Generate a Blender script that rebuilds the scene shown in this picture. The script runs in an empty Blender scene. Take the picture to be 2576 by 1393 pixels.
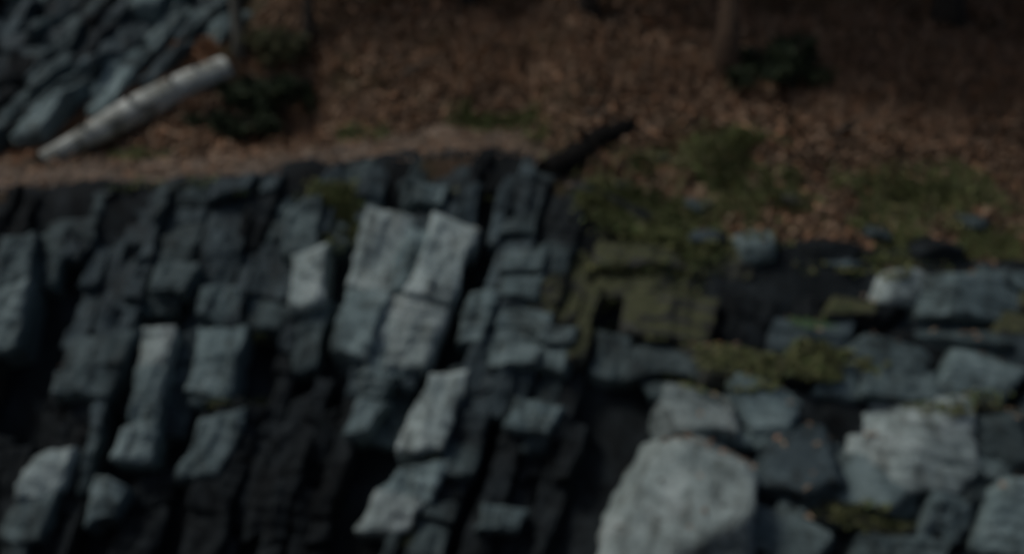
import bpy, math, random
import numpy as np
from mathutils import Vector, Matrix

R = math.radians
scene = bpy.context.scene
col = scene.collection
random.seed(7)
rng = np.random.default_rng(11)

# ------------------------------------------------------------------ camera
CAM = Vector((0.0, 0.0, 2.2)); PITCH = R(14.0); FPX = 2504.0; CX, CY = 1288.0, 696.5
cam = bpy.data.cameras.new('camera'); cam.lens = 35; cam.sensor_width = 36
cam.clip_start = 0.05; cam.clip_end = 600
cam.dof.use_dof = True; cam.dof.focus_distance = 1.5; cam.dof.aperture_fstop = 1.7
camo = bpy.data.objects.new('camera', cam); col.objects.link(camo)
camo.location = CAM; camo.rotation_euler = (math.pi / 2 - PITCH, 0, 0)
scene.camera = camo

# ------------------------------------------------------------------ world and sun
world = bpy.data.worlds.new('World'); scene.world = world; world.use_nodes = True
wn = world.node_tree; wn.nodes.clear()
SUN_EL, SUN_AZ = R(58), R(-108)          # azimuth clockwise from +Y: from the left, a little behind the camera
sky = wn.nodes.new('ShaderNodeTexSky'); sky.sky_type = 'NISHITA'; sky.sun_disc = False
sky.sun_elevation = SUN_EL; sky.sun_rotation = SUN_AZ; sky.air_density = 1.0; sky.dust_density = 3.0; sky.ozone_density = 1.0
bg = wn.nodes.new('ShaderNodeBackground'); bg.inputs['Strength'].default_value = 0.05
wo = wn.nodes.new('ShaderNodeOutputWorld')
wn.links.new(sky.outputs[0], bg.inputs[0]); wn.links.new(bg.outputs[0], wo.inputs[0])
sl = bpy.data.lights.new('sun', 'SUN'); sl.energy = 1.2; sl.angle = R(14); sl.color = (1.0, 0.99, 0.95)
so = bpy.data.objects.new('sun', sl); col.objects.link(so)
sd = Vector((math.sin(SUN_AZ) * math.cos(SUN_EL), math.cos(SUN_AZ) * math.cos(SUN_EL), math.sin(SUN_EL)))
so.rotation_euler = sd.to_track_quat('Z', 'Y').to_euler()
vs = scene.view_settings
vs.view_transform = 'Standard'; vs.look = 'None'; vs.gamma = 1.0; vs.use_curve_mapping = False
vs.exposure = 0.25
scene.cycles.max_bounces = 4; scene.cycles.diffuse_bounces = 3

# ------------------------------------------------------------------ noise (numpy value noise)
def _h(ix, iy, iz, s):
    n = (ix.astype(np.int64) * 374761393 + iy.astype(np.int64) * 668265263 + iz.astype(np.int64) * 2147483647 + s * 974634777) & 0xFFFFFFFF
    n = ((n ^ (n >> 13)) * 1274126177) & 0xFFFFFFFF
    n = ((n ^ (n >> 16)) * 2246822519) & 0xFFFFFFFF
    return ((n ^ (n >> 15)) & 0xFFFFFF) / float(0xFFFFFF) * 2 - 1
def noise3(x, y, z, s=0):
    x, y, z = np.broadcast_arrays(np.asarray(x, float), np.asarray(y, float), np.asarray(z, float))
    ix, iy, iz = np.floor(x), np.floor(y), np.floor(z)
    fx, fy, fz = x - ix, y - iy, z - iz
    fx = fx * fx * (3 - 2 * fx); fy = fy * fy * (3 - 2 * fy); fz = fz * fz * (3 - 2 * fz)
    r = 0
    for dx in (0, 1):
        for dy in (0, 1):
            for dz in (0, 1):
                w = (fx if dx else 1 - fx) * (fy if dy else 1 - fy) * (fz if dz else 1 - fz)
                r = r + w * _h(ix + dx, iy + dy, iz + dz, s)
    return r
def fbm(x, y, z=0.0, o=4, s=0):
    a, t, f = 1.0, 0, 1.0
    for k in range(o):
        t = t + a * noise3(np.asarray(x) * f, np.asarray(y) * f, np.asarray(z) * f, s + k); a *= .5; f *= 2.03
    return t

# ------------------------------------------------------------------ survey: sight lines and the lie of the land
def ray(px, py):
    v = Vector(((px - CX) / FPX, 1.0, (CY - py) / FPX))
    c, s = math.cos(PITCH), math.sin(PITCH)
    return Vector((v.x, v.y * c + v.z * s, -v.y * s + v.z * c))
def at_y(px, py, Y):
    d = ray(px, py); return CAM + d * (Y / d.y)
# lip of the crag, from left to right
LIP = [(-700, 520, 7.7), (0, 492, 7.7), (200, 492, 7.75), (700, 452, 7.95), (1100, 402, 8.1), (1330, 400, 8.15), (1420, 470, 7.9),
       (1600, 560, 7.7), (2000, 645, 7.5), (2576, 690, 7.5), (3300, 720, 7.5)]
_l = [(at_y(a, b, Y), Y) for a, b, Y in LIP]
LX = np.array([p.x for p, Y in _l]); LZ = np.array([p.z for p, Y in _l]); LY = np.array([Y for p, Y in _l])
def smooth(a, b, x):
    t = np.clip((np.asarray(x) - a) / (b - a), 0, 1); return t * t * (3 - 2 * t)
def lip_y(x): return np.interp(x, LX, LY) + .06 * noise3(np.asarray(x) * 1.7, 0, 3.3)
def path_w(x): return (.95 + .25 * smooth(-2.5, -4.2, x)) * (1 - smooth(.1, .7, x)) + .02
def terrain(x, y):
    x = np.asarray(x, float); y = np.asarray(y, float)
    yl = lip_y(x); zl = np.interp(x, LX, LZ); wp = path_w(x)
    s = y - yl
    up = s - wp
    slope = .66 - .12 * smooth(0, 3, x)
    back = slope * np.clip(up, 0, 14) + .3 * np.clip(up - 14, 0, 30) + .03 * np.clip(up - 44, 0, None)
    rough = smooth(0, .8, up)
    hi = zl + .13 * np.clip(s, 0, wp) + back + rough * (.13 * fbm(x * .9, y * .9, 0, 4, 5) + .05 * fbm(x * 4, y * 4, 0, 2, 9))
    # hollows on the hillside
    for hx, hy, hr, hd in ((-2.2, 9.55, .55, .42), (2.9, 11.6, .6, .5), (.25, 11.3, .45, .2)):
        hi = hi - hd * np.exp(-((x - hx) ** 2 + ((y - hy) * 1.3) ** 2) / hr ** 2)
    d = np.clip(-s, 0, None)
    dn = d + .06 * fbm(x * 1.3, y * 1.3, 0, 3, 21)
    st = .34 + .05 * noise3(x * .8, y * .3, 7.0)
    k = dn / st; kf = np.floor(k); f = k - kf
    step = (kf + smooth(.45, .95, f)) * st
    lo = zl - 1.15 * (.45 * dn + .55 * step) - .05 * np.abs(fbm(x * 3.1 - y * .4, y * 3.1, 0, 3, 33))
    z = np.where(s > 0, hi, lo)
    z = np.maximum(z, -2.1 + .15 * fbm(x, y, 0, 3, 40))
    near = .6 - 1.7 * np.clip(y - 1.2, 0, None) + .06 * fbm(x * 1.5, y * 1.5, 0, 3, 50)
    return np.maximum(z, near)
# surveyed height map, for quick look-ups
MX0, MY0, MST = -14.0, 2.0, .03
_gx = np.arange(MX0, 14, MST); _gy = np.arange(MY0, 26, MST)
_HM = terrain(*np.meshgrid(_gx, _gy))
_HMAX = [len(_gx) - 2, len(_gy) - 2]
def height(x, y):
    x = np.asarray(x, float); y = np.asarray(y, float)
    a = np.clip((x - MX0) / MST, 0, _HMAX[0] + .999); b = np.clip((y - MY0) / MST, 0, _HMAX[1] + .999)
    i = a.astype(int); j = b.astype(int); a = a - i; b = b - j
    return (_HM[j, i] * (1 - a) + _HM[j, i + 1] * a) * (1 - b) + (_HM[j + 1, i] * (1 - a) + _HM[j + 1, i + 1] * a) * b
_T = np.arange(3.3, 24, .01)
def hit(px, py):
    d = ray(px, py)
    h = height(d.x * _T + CAM.x, d.y * _T + CAM.y) - (CAM.z + d.z * _T)
    k = int(np.argmax((h >= 0) & (d.y * _T > 3.2))); t = float(_T[k]) if h[k] >= 0 else 24.0
    return CAM + d * t, t
def ground(x, y): return float(height(x, y))
def normal_at(x, y, e=.08):
    return Vector((-(ground(x + e, y) - ground(x - e, y)) / (2 * e), -(ground(x, y + e) - ground(x, y - e)) / (2 * e), 1)).normalized()

# ------------------------------------------------------------------ materials
def new_mat(name):
    m = bpy.data.materials.new(name); m.use_nodes = True
    nt = m.node_tree; b = nt.nodes['Principled BSDF']; return m, nt, b
def N(nt, t, **kw):
    n = nt.nodes.new(t)
    for k, v in kw.items():
        if k in n.inputs.keys(): n.inputs[k].default_value = v
        else: setattr(n, k, v)
    return n
def ramp(nt, stops, interp='LINEAR'):
    r = nt.nodes.new('ShaderNodeValToRGB'); r.color_ramp.interpolation = interp
    e = r.color_ramp.elements
    while len(e) > 1: e.remove(e[-1])
    e[0].position = stops[0][0]; e[0].color = (*stops[0][1], 1)
    for p, c in stops[1:]:
        q = e.new(p); q.color = (*c, 1)
    return r
def mixc(nt, fac, a, b):
    m = nt.nodes.new('ShaderNodeMix'); m.data_type = 'RGBA'
    for s, v in ((0, fac), (6, a), (7, b)):
        if hasattr(v, 'links') or hasattr(v, 'is_linked'): nt.links.new(v, m.inputs[s])
        else: m.inputs[s].default_value = v if s == 0 else (*v, 1)
    return m.outputs[2]
def bump(nt, b, h, strength, dist):
    n = N(nt, 'ShaderNodeBump', Strength=strength, Distance=dist); nt.links.new(h, n.inputs['Height']); nt.links.new(n.outputs[0], b.inputs['Normal'])
def rock_mat(name, dark, mid, light, rough=.8, moss=0.0, mosscol=(.068, .073, .034), spec=.3, stain=.75):
    m, nt, b = new_mat(name)
    tc = N(nt, 'ShaderNodeTexCoord'); oi = N(nt, 'ShaderNodeObjectInfo')
    geo = N(nt, 'ShaderNodeNewGeometry')
    n1 = N(nt, 'ShaderNodeTexNoise', Scale=2.6, Detail=8.0, Roughness=.6)
    n2 = N(nt, 'ShaderNodeTexNoise', Scale=16.0, Detail=6.0, Roughness=.7)
    mp = N(nt, 'ShaderNodeMapping'); mp.inputs['Rotation'].default_value = (0, R(-16), 0); mp.inputs['Scale'].default_value = (7, 7, 1.1)
    nt.links.new(geo.outputs['Position'], mp.inputs[0])
    n3 = N(nt, 'ShaderNodeTexNoise', Scale=1.0, Detail=5.0, Roughness=.6); nt.links.new(mp.outputs[0], n3.inputs['Vector'])
    vor = N(nt, 'ShaderNodeTexVoronoi', Scale=3.1, feature='DISTANCE_TO_EDGE')
    for n in (n1, n2): nt.links.new(geo.outputs['Position'], n.inputs['Vector'])
    wv = N(nt, 'ShaderNodeVectorMath', operation='MULTIPLY_ADD'); wv.inputs[1].default_value = (.5, .5, .5)
    nt.links.new(n1.outputs[1], wv.inputs[0]); nt.links.new(geo.outputs['Position'], wv.inputs[2]); nt.links.new(wv.outputs[0], vor.inputs['Vector'])
    r1 = ramp(nt, [(.30, dark), (.5, mid), (.68, light)]); nt.links.new(n1.outputs[0], r1.inputs[0])
    r2 = ramp(nt, [(.35, (.78, .78, .78)), (.65, (1.1, 1.1, 1.1))]); nt.links.new(n2.outputs[0], r2.inputs[0])
    mul = N(nt, 'ShaderNodeMix', data_type='RGBA', blend_type='MULTIPLY'); mul.inputs[0].default_value = 1
    nt.links.new(r1.outputs[0], mul.inputs[6]); nt.links.new(r2.outputs[0], mul.inputs[7])
    st = ramp(nt, [(.36, (.34, .33, .31)), (.5, (1, 1, 1))]); nt.links.new(n3.outputs[0], st.inputs[0])
    mu2 = N(nt, 'ShaderNodeMix', data_type='RGBA', blend_type='MULTIPLY'); mu2.inputs[0].default_value = stain
    nt.links.new(mul.outputs[2], mu2.inputs[6]); nt.links.new(st.outputs[0], mu2.inputs[7])
    ck = ramp(nt, [(.0, (.3, .29, .28)), (.02, (1, 1, 1))]); nt.links.new(vor.outputs['Distance'], ck.inputs[0])
    mu3 = N(nt, 'ShaderNodeMix', data_type='RGBA', blend_type='MULTIPLY'); mu3.inputs[0].default_value = .7
    nt.links.new(mu2.outputs[2], mu3.inputs[6]); nt.links.new(ck.outputs[0], mu3.inputs[7])
    c = mu3.outputs[2]
    # tone differs from stone to stone
    hs = N(nt, 'ShaderNodeHueSaturation'); nt.links.new(c, hs.inputs['Color'])
    mr = N(nt, 'ShaderNodeMapRange'); mr.inputs[3].default_value = .75; mr.inputs[4].default_value = 1.2
    nt.links.new(oi.outputs['Random'], mr.inputs[0]); nt.links.new(mr.outputs[0], hs.inputs['Value'])
    c = hs.outputs[0]
    if moss > 0:
        sx = N(nt, 'ShaderNodeSeparateXYZ'); nt.links.new(geo.outputs['Normal'], sx.inputs[0])
        ad = N(nt, 'ShaderNodeMath', operation='MULTIPLY_ADD'); ad.inputs[1].default_value = .85; 
        av = N(nt, 'ShaderNodeMath', operation='MULTIPLY_ADD'); av.inputs[1].default_value = .9; nt.links.new(n2.outputs[0], av.inputs[0]); nt.links.new(n1.outputs[0], av.inputs[2])
        hv = N(nt, 'ShaderNodeMath', operation='MULTIPLY'); hv.inputs[1].default_value = .53; nt.links.new(av.outputs[0], hv.inputs[0])
        nt.links.new(hv.outputs[0], ad.inputs[0]); nt.links.new(sx.outputs[2], ad.inputs[2])
        mrp = ramp(nt, [(.72, (0, 0, 0)), (1.0, (1, 1, 1))])
        nt.links.new(ad.outputs[0], mrp.inputs[0])
        mc = ramp(nt, [(.3, tuple(v * .5 for v in mosscol)), (.7, mosscol)]); nt.links.new(n2.outputs[0], mc.inputs[0])
        c = mixc(nt, mrp.outputs[0], c, mc.outputs[0])
    nt.links.new(c, b.inputs['Base Color'])
    b.inputs['Roughness'].default_value = rough
    b.inputs['Specular IOR Level'].default_value = spec
    bump(nt, b, n2.outputs[0], .7, .03)
    return m
PALE = rock_mat('rock_pale', (.15, .19, .188), (.26, .312, .30), (.36, .41, .395), .85)
MID = rock_mat('rock_grey', (0.019, 0.030, 0.032), (0.047, 0.069, 0.071), (0.089, 0.122, 0.124), .75)
DARK = rock_mat('rock_dark_wet_shade', (.005, .0065, .007), (.011, .0145, .016), (.026, .033, .036), .8, spec=.15)  # wet rock black; also paints crevice and hole shade into the colour
MOSSY = rock_mat('rock_mossy', (.024, .025, .021), (.048, .049, .041), (.085, .087, .073), .85, moss=1.0)
BLUE = rock_mat('rock_blue_grey', (0.016, 0.027, 0.032), (0.036, 0.054, 0.060), (0.066, 0.094, 0.102), .75)
SLAB = rock_mat('rock_slab_grey', (0.066, 0.095, 0.099), (0.122, 0.168, 0.170), (0.196, 0.255, 0.254), .8)
RIB = rock_mat('rock_rib_grey', (0.042, 0.064, 0.067), (0.084, 0.118, 0.121), (0.145, 0.190, 0.191), .8)
TONES = {'p': PALE, 'm': MID, 'd': DARK, 'g': MOSSY, 'b': BLUE, 's': SLAB}

def ground_mat():
    m, nt, b = new_mat('forest_soil')
    geo = N(nt, 'ShaderNodeNewGeometry')
    n1 = N(nt, 'ShaderNodeTexNoise', Scale=1.6, Detail=6.0); n2 = N(nt, 'ShaderNodeTexNoise', Scale=28.0, Detail=6.0, Roughness=.75)
    for n in (n1, n2): nt.links.new(geo.outputs['Position'], n.inputs['Vector'])
    r = ramp(nt, [(.3, (.04, .027, .018)), (.5, (.085, .056, .036)), (.7, (.13, .088, .056))]); nt.links.new(n2.outputs[0], r.inputs[0])
    mk = ramp(nt, [(.52, (0, 0, 0)), (.66, (1, 1, 1))]); nt.links.new(n1.outputs[0], mk.inputs[0])
    nt.links.new(mixc(nt, mk.outputs[0], r.outputs[0], (.05, .045, .022)), b.inputs['Base Color'])
    b.inputs['Roughness'].default_value = .95; b.inputs['Specular IOR Level'].default_value = .2
    bump(nt, b, n2.outputs[0], .9, .05); return m
SOIL = ground_mat()
def plain(name, c1, c2, scale=12.0, rough=.85, bstr=.5, bd=.02, spec=.3):
    m, nt, b = new_mat(name)
    tc = N(nt, 'ShaderNodeNewGeometry'); oi = N(nt, 'ShaderNodeObjectInfo')
    n = N(nt, 'ShaderNodeTexNoise', Scale=scale, Detail=6.0, Roughness=.7); nt.links.new(tc.outputs['Position'], n.inputs['Vector'])
    r = ramp(nt, [(.32, c1), (.68, c2)]); nt.links.new(n.outputs[0], r.inputs[0])
    nt.links.new(r.outputs[0], b.inputs['Base Color']); b.inputs['Roughness'].default_value = rough; b.inputs['Specular IOR Level'].default_value = spec
    if bstr: bump(nt, b, n.outputs[0], bstr, bd)
    return m
def path_mat():
    m, nt, b = new_mat('path_grit'); geo = N(nt, 'ShaderNodeNewGeometry')
    n1 = N(nt, 'ShaderNodeTexNoise', Scale=2.4, Detail=6.0, Roughness=.6); n2 = N(nt, 'ShaderNodeTexNoise', Scale=32.0, Detail=6.0, Roughness=.7)
    for n in (n1, n2): nt.links.new(geo.outputs['Position'], n.inputs['Vector'])
    r = ramp(nt, [(.32, (.09, .065, .047)), (.68, (.28, .212, .158))]); nt.links.new(n2.outputs[0], r.inputs[0])
    k = ramp(nt, [(.42, (0, 0, 0)), (.58, (1, 1, 1))]); nt.links.new(n1.outputs[0], k.inputs[0])
    nt.links.new(mixc(nt, k.outputs[0], (.095, .07, .05), r.outputs[0]), b.inputs['Base Color'])
    b.inputs['Roughness'].default_value = .95; b.inputs['Specular IOR Level'].default_value = .2; bump(nt, b, n2.outputs[0], .9, .03); return m
GRAVEL = path_mat()
PEBBLE = plain('path_pebbles', (.10, .077, .058), (.30, .235, .18), 3, .9, 0)
MOSS = plain('moss_green', (.08, .085, .036), (.235, .24, .10), 5, 1, 0)
MOSS_G = plain('moss_fresh', (.06, .095, .03), (.18, .23, .085), 5, 1, 0)
LEAFS = [plain('leaf_brown', (.145, .094, .060), (.32, .21, .135), 4, .8, 0), plain('leaf_rust', (.20, .105, .056), (.37, .20, .11), 4, .8, 0),
         plain('leaf_tan', (.17, .125, .085), (.34, .255, .17), 4, .8, 0), plain('leaf_umber', (.08, .052, .034), (.19, .122, .078), 4, .8, 0)]
BARK = plain('bark_brown', (.055, .036, .024), (.16, .105, .068), 18, .95, 1, .03)
BARK_G = plain('bark_grey', (.045, .045, .038), (.12, .115, .095), 20, .95, 1, .02)
BARK_D = plain('bark_dark', (.018, .015, .012), (.05, .042, .033), 20, .95, 1, .02)
ROT = plain('wood_rotten_black', (.005, .005, .005), (.014, .013, .011), 14, .95, 1, .03, .08)
NEEDLE = plain('needles_dark', (.010, .018, .008), (.035, .05, .02), 6, .8, 0)
FERN = plain('fern_green', (.03, .075, .018), (.09, .16, .04), 5, .7, 0)
GRASS = plain('grass_dull', (.05, .052, .026), (.14, .14, .07), 3, .8, 0)
WOOD = plain('wood_broken', (.10, .085, .06), (.26, .22, .16), 25, .9, .8, .02)
def birch_mat():
    m, nt, b = new_mat('bark_birch')
    tc = N(nt, 'ShaderNodeTexCoord'); mp = N(nt, 'ShaderNodeMapping'); mp.inputs['Scale'].default_value = (5, 5, 13)
    nt.links.new(tc.outputs['Object'], mp.inputs[0])
    n = N(nt, 'ShaderNodeTexNoise', Scale=1.0, Detail=5.0, Roughness=.7); nt.links.new(mp.outputs[0], n.inputs['Vector'])
    n2 = N(nt, 'ShaderNodeTexNoise', Scale=4.0, Detail=5.0); nt.links.new(tc.outputs['Object'], n2.inputs['Vector'])
    r = ramp(nt, [(.30, (.10, .098, .085)), (.40, (.36, .38, .345)), (.7, (.56, .58, .53))]); nt.links.new(n.outputs[0], r.inputs[0])
    r2 = ramp(nt, [(.36, (.30, .29, .25)), (.6, (1, 1, 1))]); nt.links.new(n2.outputs[0], r2.inputs[0])
    mul = N(nt, 'ShaderNodeMix', data_type='RGBA', blend_type='MULTIPLY'); mul.inputs[0].default_value = 1
    nt.links.new(r.outputs[0], mul.inputs[6]); nt.links.new(r2.outputs[0], mul.inputs[7]); nt.links.new(mul.outputs[2], b.inputs['Base Color'])
    b.inputs['Roughness'].default_value = .75; bump(nt, b, n.outputs[0], .5, .02); return m
BIRCH = birch_mat()

# ------------------------------------------------------------------ object helpers
def mesh_obj(name, verts, faces, mat, parent=None, smooth_=False, mats=None, idx=None):
    me = bpy.data.meshes.new(name)
    v = np.asarray(verts, np.float32)
    if isinstance(faces, np.ndarray) and faces.ndim == 2:
        n, k = faces.shape
        me.vertices.add(len(v)); me.vertices.foreach_set('co', v.ravel())
        me.loops.add(n * k); me.loops.foreach_set('vertex_index', faces.astype(np.int32).ravel())
        me.polygons.add(n); me.polygons.foreach_set('loop_start', np.arange(0, n * k, k, dtype=np.int32))
        me.update(calc_edges=True)
    else:
        me.from_pydata([tuple(p) for p in v], [], [tuple(f) for f in faces])
    for m in (mats or [mat]): me.materials.append(m)
    if idx is not None: me.polygons.foreach_set('material_index', np.asarray(idx, np.int32))
    if smooth_: me.polygons.foreach_set('use_smooth', np.ones(len(me.polygons), bool))
    me.update()
    o = bpy.data.objects.new(name, me); col.objects.link(o); o.parent = parent
    return o
def tag(o, label=None, cat=None, group=None, kind=None):
    if label: o['label'] = label
    if cat: o['category'] = cat
    if group: o['group'] = group
    if kind: o['kind'] = kind
    return o
def empty(name, loc):
    o = bpy.data.objects.new(name, None); o.location = loc; o.empty_display_size = .1; col.objects.link(o); return o
def grid(xs, ys, zf):
    X, Y = np.meshgrid(xs, ys); Z = zf(X, Y)
    v = np.stack([X.ravel(), Y.ravel(), Z.ravel()], 1)
    nx, ny = len(xs), len(ys)
    i = (np.arange(ny - 1)[:, None] * nx + np.arange(nx - 1)[None, :]).ravel()
    return v, np.stack([i, i + 1, i + 1 + nx, i + nx], 1)

# ------------------------------------------------------------------ the ground sheet
xs = np.unique(np.concatenate([np.linspace(-160, -8, 40), np.arange(-8, 8.01, .07), np.linspace(8, 160, 40)]))
ys = np.unique(np.concatenate([np.linspace(-60, 2, 30), np.linspace(2, 7, 40), np.arange(7, 16, .07), np.linspace(16, 60, 60), np.linspace(60, 300, 30)]))
def hill_z(X, Y):
    z = terrain(X, Y); yl = lip_y(X)
    return z - (.45 * smooth(-.02, .12, yl - Y) + 1.2 * smooth(.1, .6, yl - Y)) * (1 - smooth(6.8, 7.4, np.abs(X))) * smooth(4.4, 4.8, Y)
v, f = grid(xs, ys, hill_z)
tag(mesh_obj('hillside', v, f, SOIL, smooth_=True), kind='structure')

# ------------------------------------------------------------------ footpath along the lip
u = np.arange(-7.2, .62, .04); w = np.linspace(0, 1, 24)
U, W = np.meshgrid(u, w)
e0 = .05 + .05 * fbm(U * 2.6, 0 * U, 8.0, 4, 91); e1 = path_w(U) - .02 + .17 * fbm(U * 2.1, 0 * U, 3.0, 4, 92)
PYv = lip_y(U) + e0 + W * np.maximum(e1 - e0, .03)
PZ = np.maximum(terrain(U, PYv), np.interp(U, LX, LZ) + .13 * np.clip(PYv - lip_y(U), -.1, 1)) + .022 * (4 * W * (1 - W)) ** .35 - .010 - .07 * smooth(.12, 0, W) + .016 * fbm(U * 9, PYv * 9, 0, 3, 70)
v = np.stack([U.ravel(), PYv.ravel(), PZ.ravel()], 1)
nx, ny = len(u), len(w); i = (np.arange(ny - 1)[:, None] * nx + np.arange(nx - 1)[None, :]).ravel()
path = mesh_obj('path', v, np.stack([i, i + 1, i + 1 + nx, i + nx], 1), GRAVEL, smooth_=True); tag(path, kind='structure')

# ------------------------------------------------------------------ rocks
def ico(sub):
    import bmesh
    bm = bmesh.new(); bmesh.ops.create_icosphere(bm, subdivisions=sub, radius=1)
    v = np.array([x.co[:] for x in bm.verts]); f = np.array([[q.index for q in p.verts] for p in bm.faces]); bm.free(); return v, f
ICO = {s: ico(s) for s in (2, 3, 4, 5)}
def rock_shape(seed, sub=4, blocky=.8, cuts=7, rough=.035):
    """facetted stone in a unit box: half extents about 1"""
    g = np.random.default_rng(seed); v, f = ICO[sub]
    pl = []
    for ax in range(3):
        for s in (-1, 1):
            n = np.zeros(3); n[ax] = s; n += g.normal(0, .13 + (1 - blocky) * .25, 3); n /= np.linalg.norm(n); pl.append((n, g.uniform(.82, 1.0)))
    for _ in range(cuts):
        n = g.normal(0, 1, 3); n /= np.linalg.norm(n); pl.append((n, g.uniform(.85, 1.15)))
    nn = np.array([p[0] for p in pl]); dd = np.array([p[1] for p in pl])
    dots = v @ nn.T
    rr = np.where(dots > 1e-3, dd / np.maximum(dots, 1e-3), 99)
    # soft minimum keeps edges a little worn
    r = -np.log(np.exp(-rr * 26).sum(1)) / 26
    p = v * r[:, None]
    o = seed * 3.17
    d = rough * fbm(p[:, 0] * 2.3 + o, p[:, 1] * 2.3, p[:, 2] * 2.3 + o, 5, 3)
    # ledges: bedding steps round the stone
    t = p[:, 2] * 3.2 + p[:, 0] * .5 + .4 * fbm(p[:, 0] * 2 + o, p[:, 1] * 2, p[:, 2], 2, 8)
    d = d + .03 * (smooth(.3, .45, t - np.floor(t)) - smooth(.85, 1.0, t - np.floor(t)))
    return p * (1 + d[:, None]), f
_lib = {}
def lib_mesh(k, sub, mat):
    key = (k, sub, mat.name)
    if key not in _lib:
        v, f = rock_shape(1000 + k, sub, .75, 4, .06)
        o = mesh_obj('stone', v, f, mat); _lib[key] = o.data; bpy.data.objects.remove(o)
    return _lib[key]
def rock(name, loc, half, rot, mat, seed, sub=4, parent=None, shared=False, rough=.035, blocky=.85, cuts=6):
    if shared:
        o = bpy.data.objects.new(name, lib_mesh(seed % 10, sub, mat)); col.objects.link(o)
    else:
        v, f = rock_shape(seed, sub, blocky, cuts, rough); o = mesh_obj(name, v, f, mat)
    o.matrix_world = Matrix.Translation(loc) @ rot.to_4x4() @ Matrix.Diagonal((*half, 1))
    if parent: o.parent = parent
    return o
def slope_frame(p, lean):
    """x across, z up the face, y into the face; leaning by `lean` degrees"""
    n = (face_normal(p) + Vector((0, -.35, .1))).normalized()
    xax = Vector((1, 0, 0)); xax = (xax - n * xax.dot(n)).normalized()
    zax = xax.cross(-n).normalized()
    m = Matrix((xax, -n, zax)).transposed()
    return m @ Matrix.Rotation(R(lean), 3, 'Y')

# gaping joints in the face
GAPS = [([(1240, 570), (1185, 700), (1120, 880), (1060, 1020)], 50), ([(1600, 1050), (1530, 1200), (1440, 1400)], 75), ([(872, 640), (855, 760), (800, 930)], 45), ([(115, 780), (80, 900), (30, 1020)], 80),
        ([(335, 1060), (270, 1220), (215, 1400)], 65), ([(450, 1060), (435, 1390)], 45), ([(1190, 1160), (1165, 1340)], 50), ([(1010, 1160), (930, 1230), (860, 1390)], 90), ([(560, 930), (700, 940), (850, 960)], 40)]
def gap_dist(px, py):
    best = 9e9
    for L, w in GAPS:
        for (x0, y0), (x1, y1) in zip(L, L[1:]):
            q = max(0, min(1, ((px - x0) * (x1 - x0) + (py - y0) * (y1 - y0)) / ((x1 - x0) ** 2 + (y1 - y0) ** 2)))
            best = min(best, math.hypot(px - x0 - q * (x1 - x0), py - y0 - q * (y1 - y0)) / w)
    return best
GP = []
for L, w in GAPS:
    for (x0, y0), (x1, y1) in zip(L, L[1:]):
        for q in np.linspace(0, 1, 12):
            p, t = hit(x0 + (x1 - x0) * q, y0 + (y1 - y0) * q); GP.append((p.x, p.y, w * t / FPX * .75))
# crag: bedrock with its jointed blocks
FS = 1.25
def face_z(x, y): return np.interp(x, LX, LZ) - FS * (np.interp(x, LX, LY) - y)
def face_hit(px, py):
    d = ray(px, py); h = face_z(d.x * _T, d.y * _T) - (CAM.z + d.z * _T)
    k = int(np.argmax((h >= 0) & (d.y * _T > 3.2))); t = float(_T[k]); return CAM + d * t, t
def face_normal(p):
    e = .25; return Vector((-(float(face_z(p.x + e, p.y)) - float(face_z(p.x - e, p.y))) / (2 * e), -FS, 1)).normalized()
def bent(px, py, hitf, e=60):
    p0, p1 = hitf(px - e, py)[0], hitf(px + e, py)[0]; q0, q1 = hitf(px, py - e)[0], hitf(px, py + e)[0]
    n = (p1 - p0).cross(q0 - q1); return n.normalized()
def into(o, parent):
    o.parent = parent; o.matrix_parent_inverse = parent.matrix_world.inverted(); return o
crag = empty('rock_crag', (0, 7.0, -1.0))
tag(crag, 'steep face of jointed dark blue-grey rock with pale ribs below the footpath', 'crag')
bpy.context.view_layer.update()
xs = np.arange(-7.2, 7.2, .06); ys = np.arange(4.4, 8.4, .05)
X, Y = np.meshgrid(xs, ys); Y = np.minimum(Y, np.interp(X, LX, LY) + .08)
Z = face_z(X, Y) - .42 * smooth(.02, .35, np.interp(X, LX, LY) - Y) - .03 + .06 * fbm(X * 3, Y * 3, 0, 3, 33)
Z = np.maximum(Z, -2.6)
v = np.stack([X.ravel(), Y.ravel(), Z.ravel()], 1)
nx, ny = len(xs), len(ys); i = (np.arange(ny - 1)[:, None] * nx + np.arange(nx - 1)[None, :]).ravel()
into(mesh_obj('bedrock', v, np.stack([i, i + 1, i + 1 + nx, i + nx], 1), DARK), crag)  # near-black bedrock colours in the shade seen between the blocks

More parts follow.
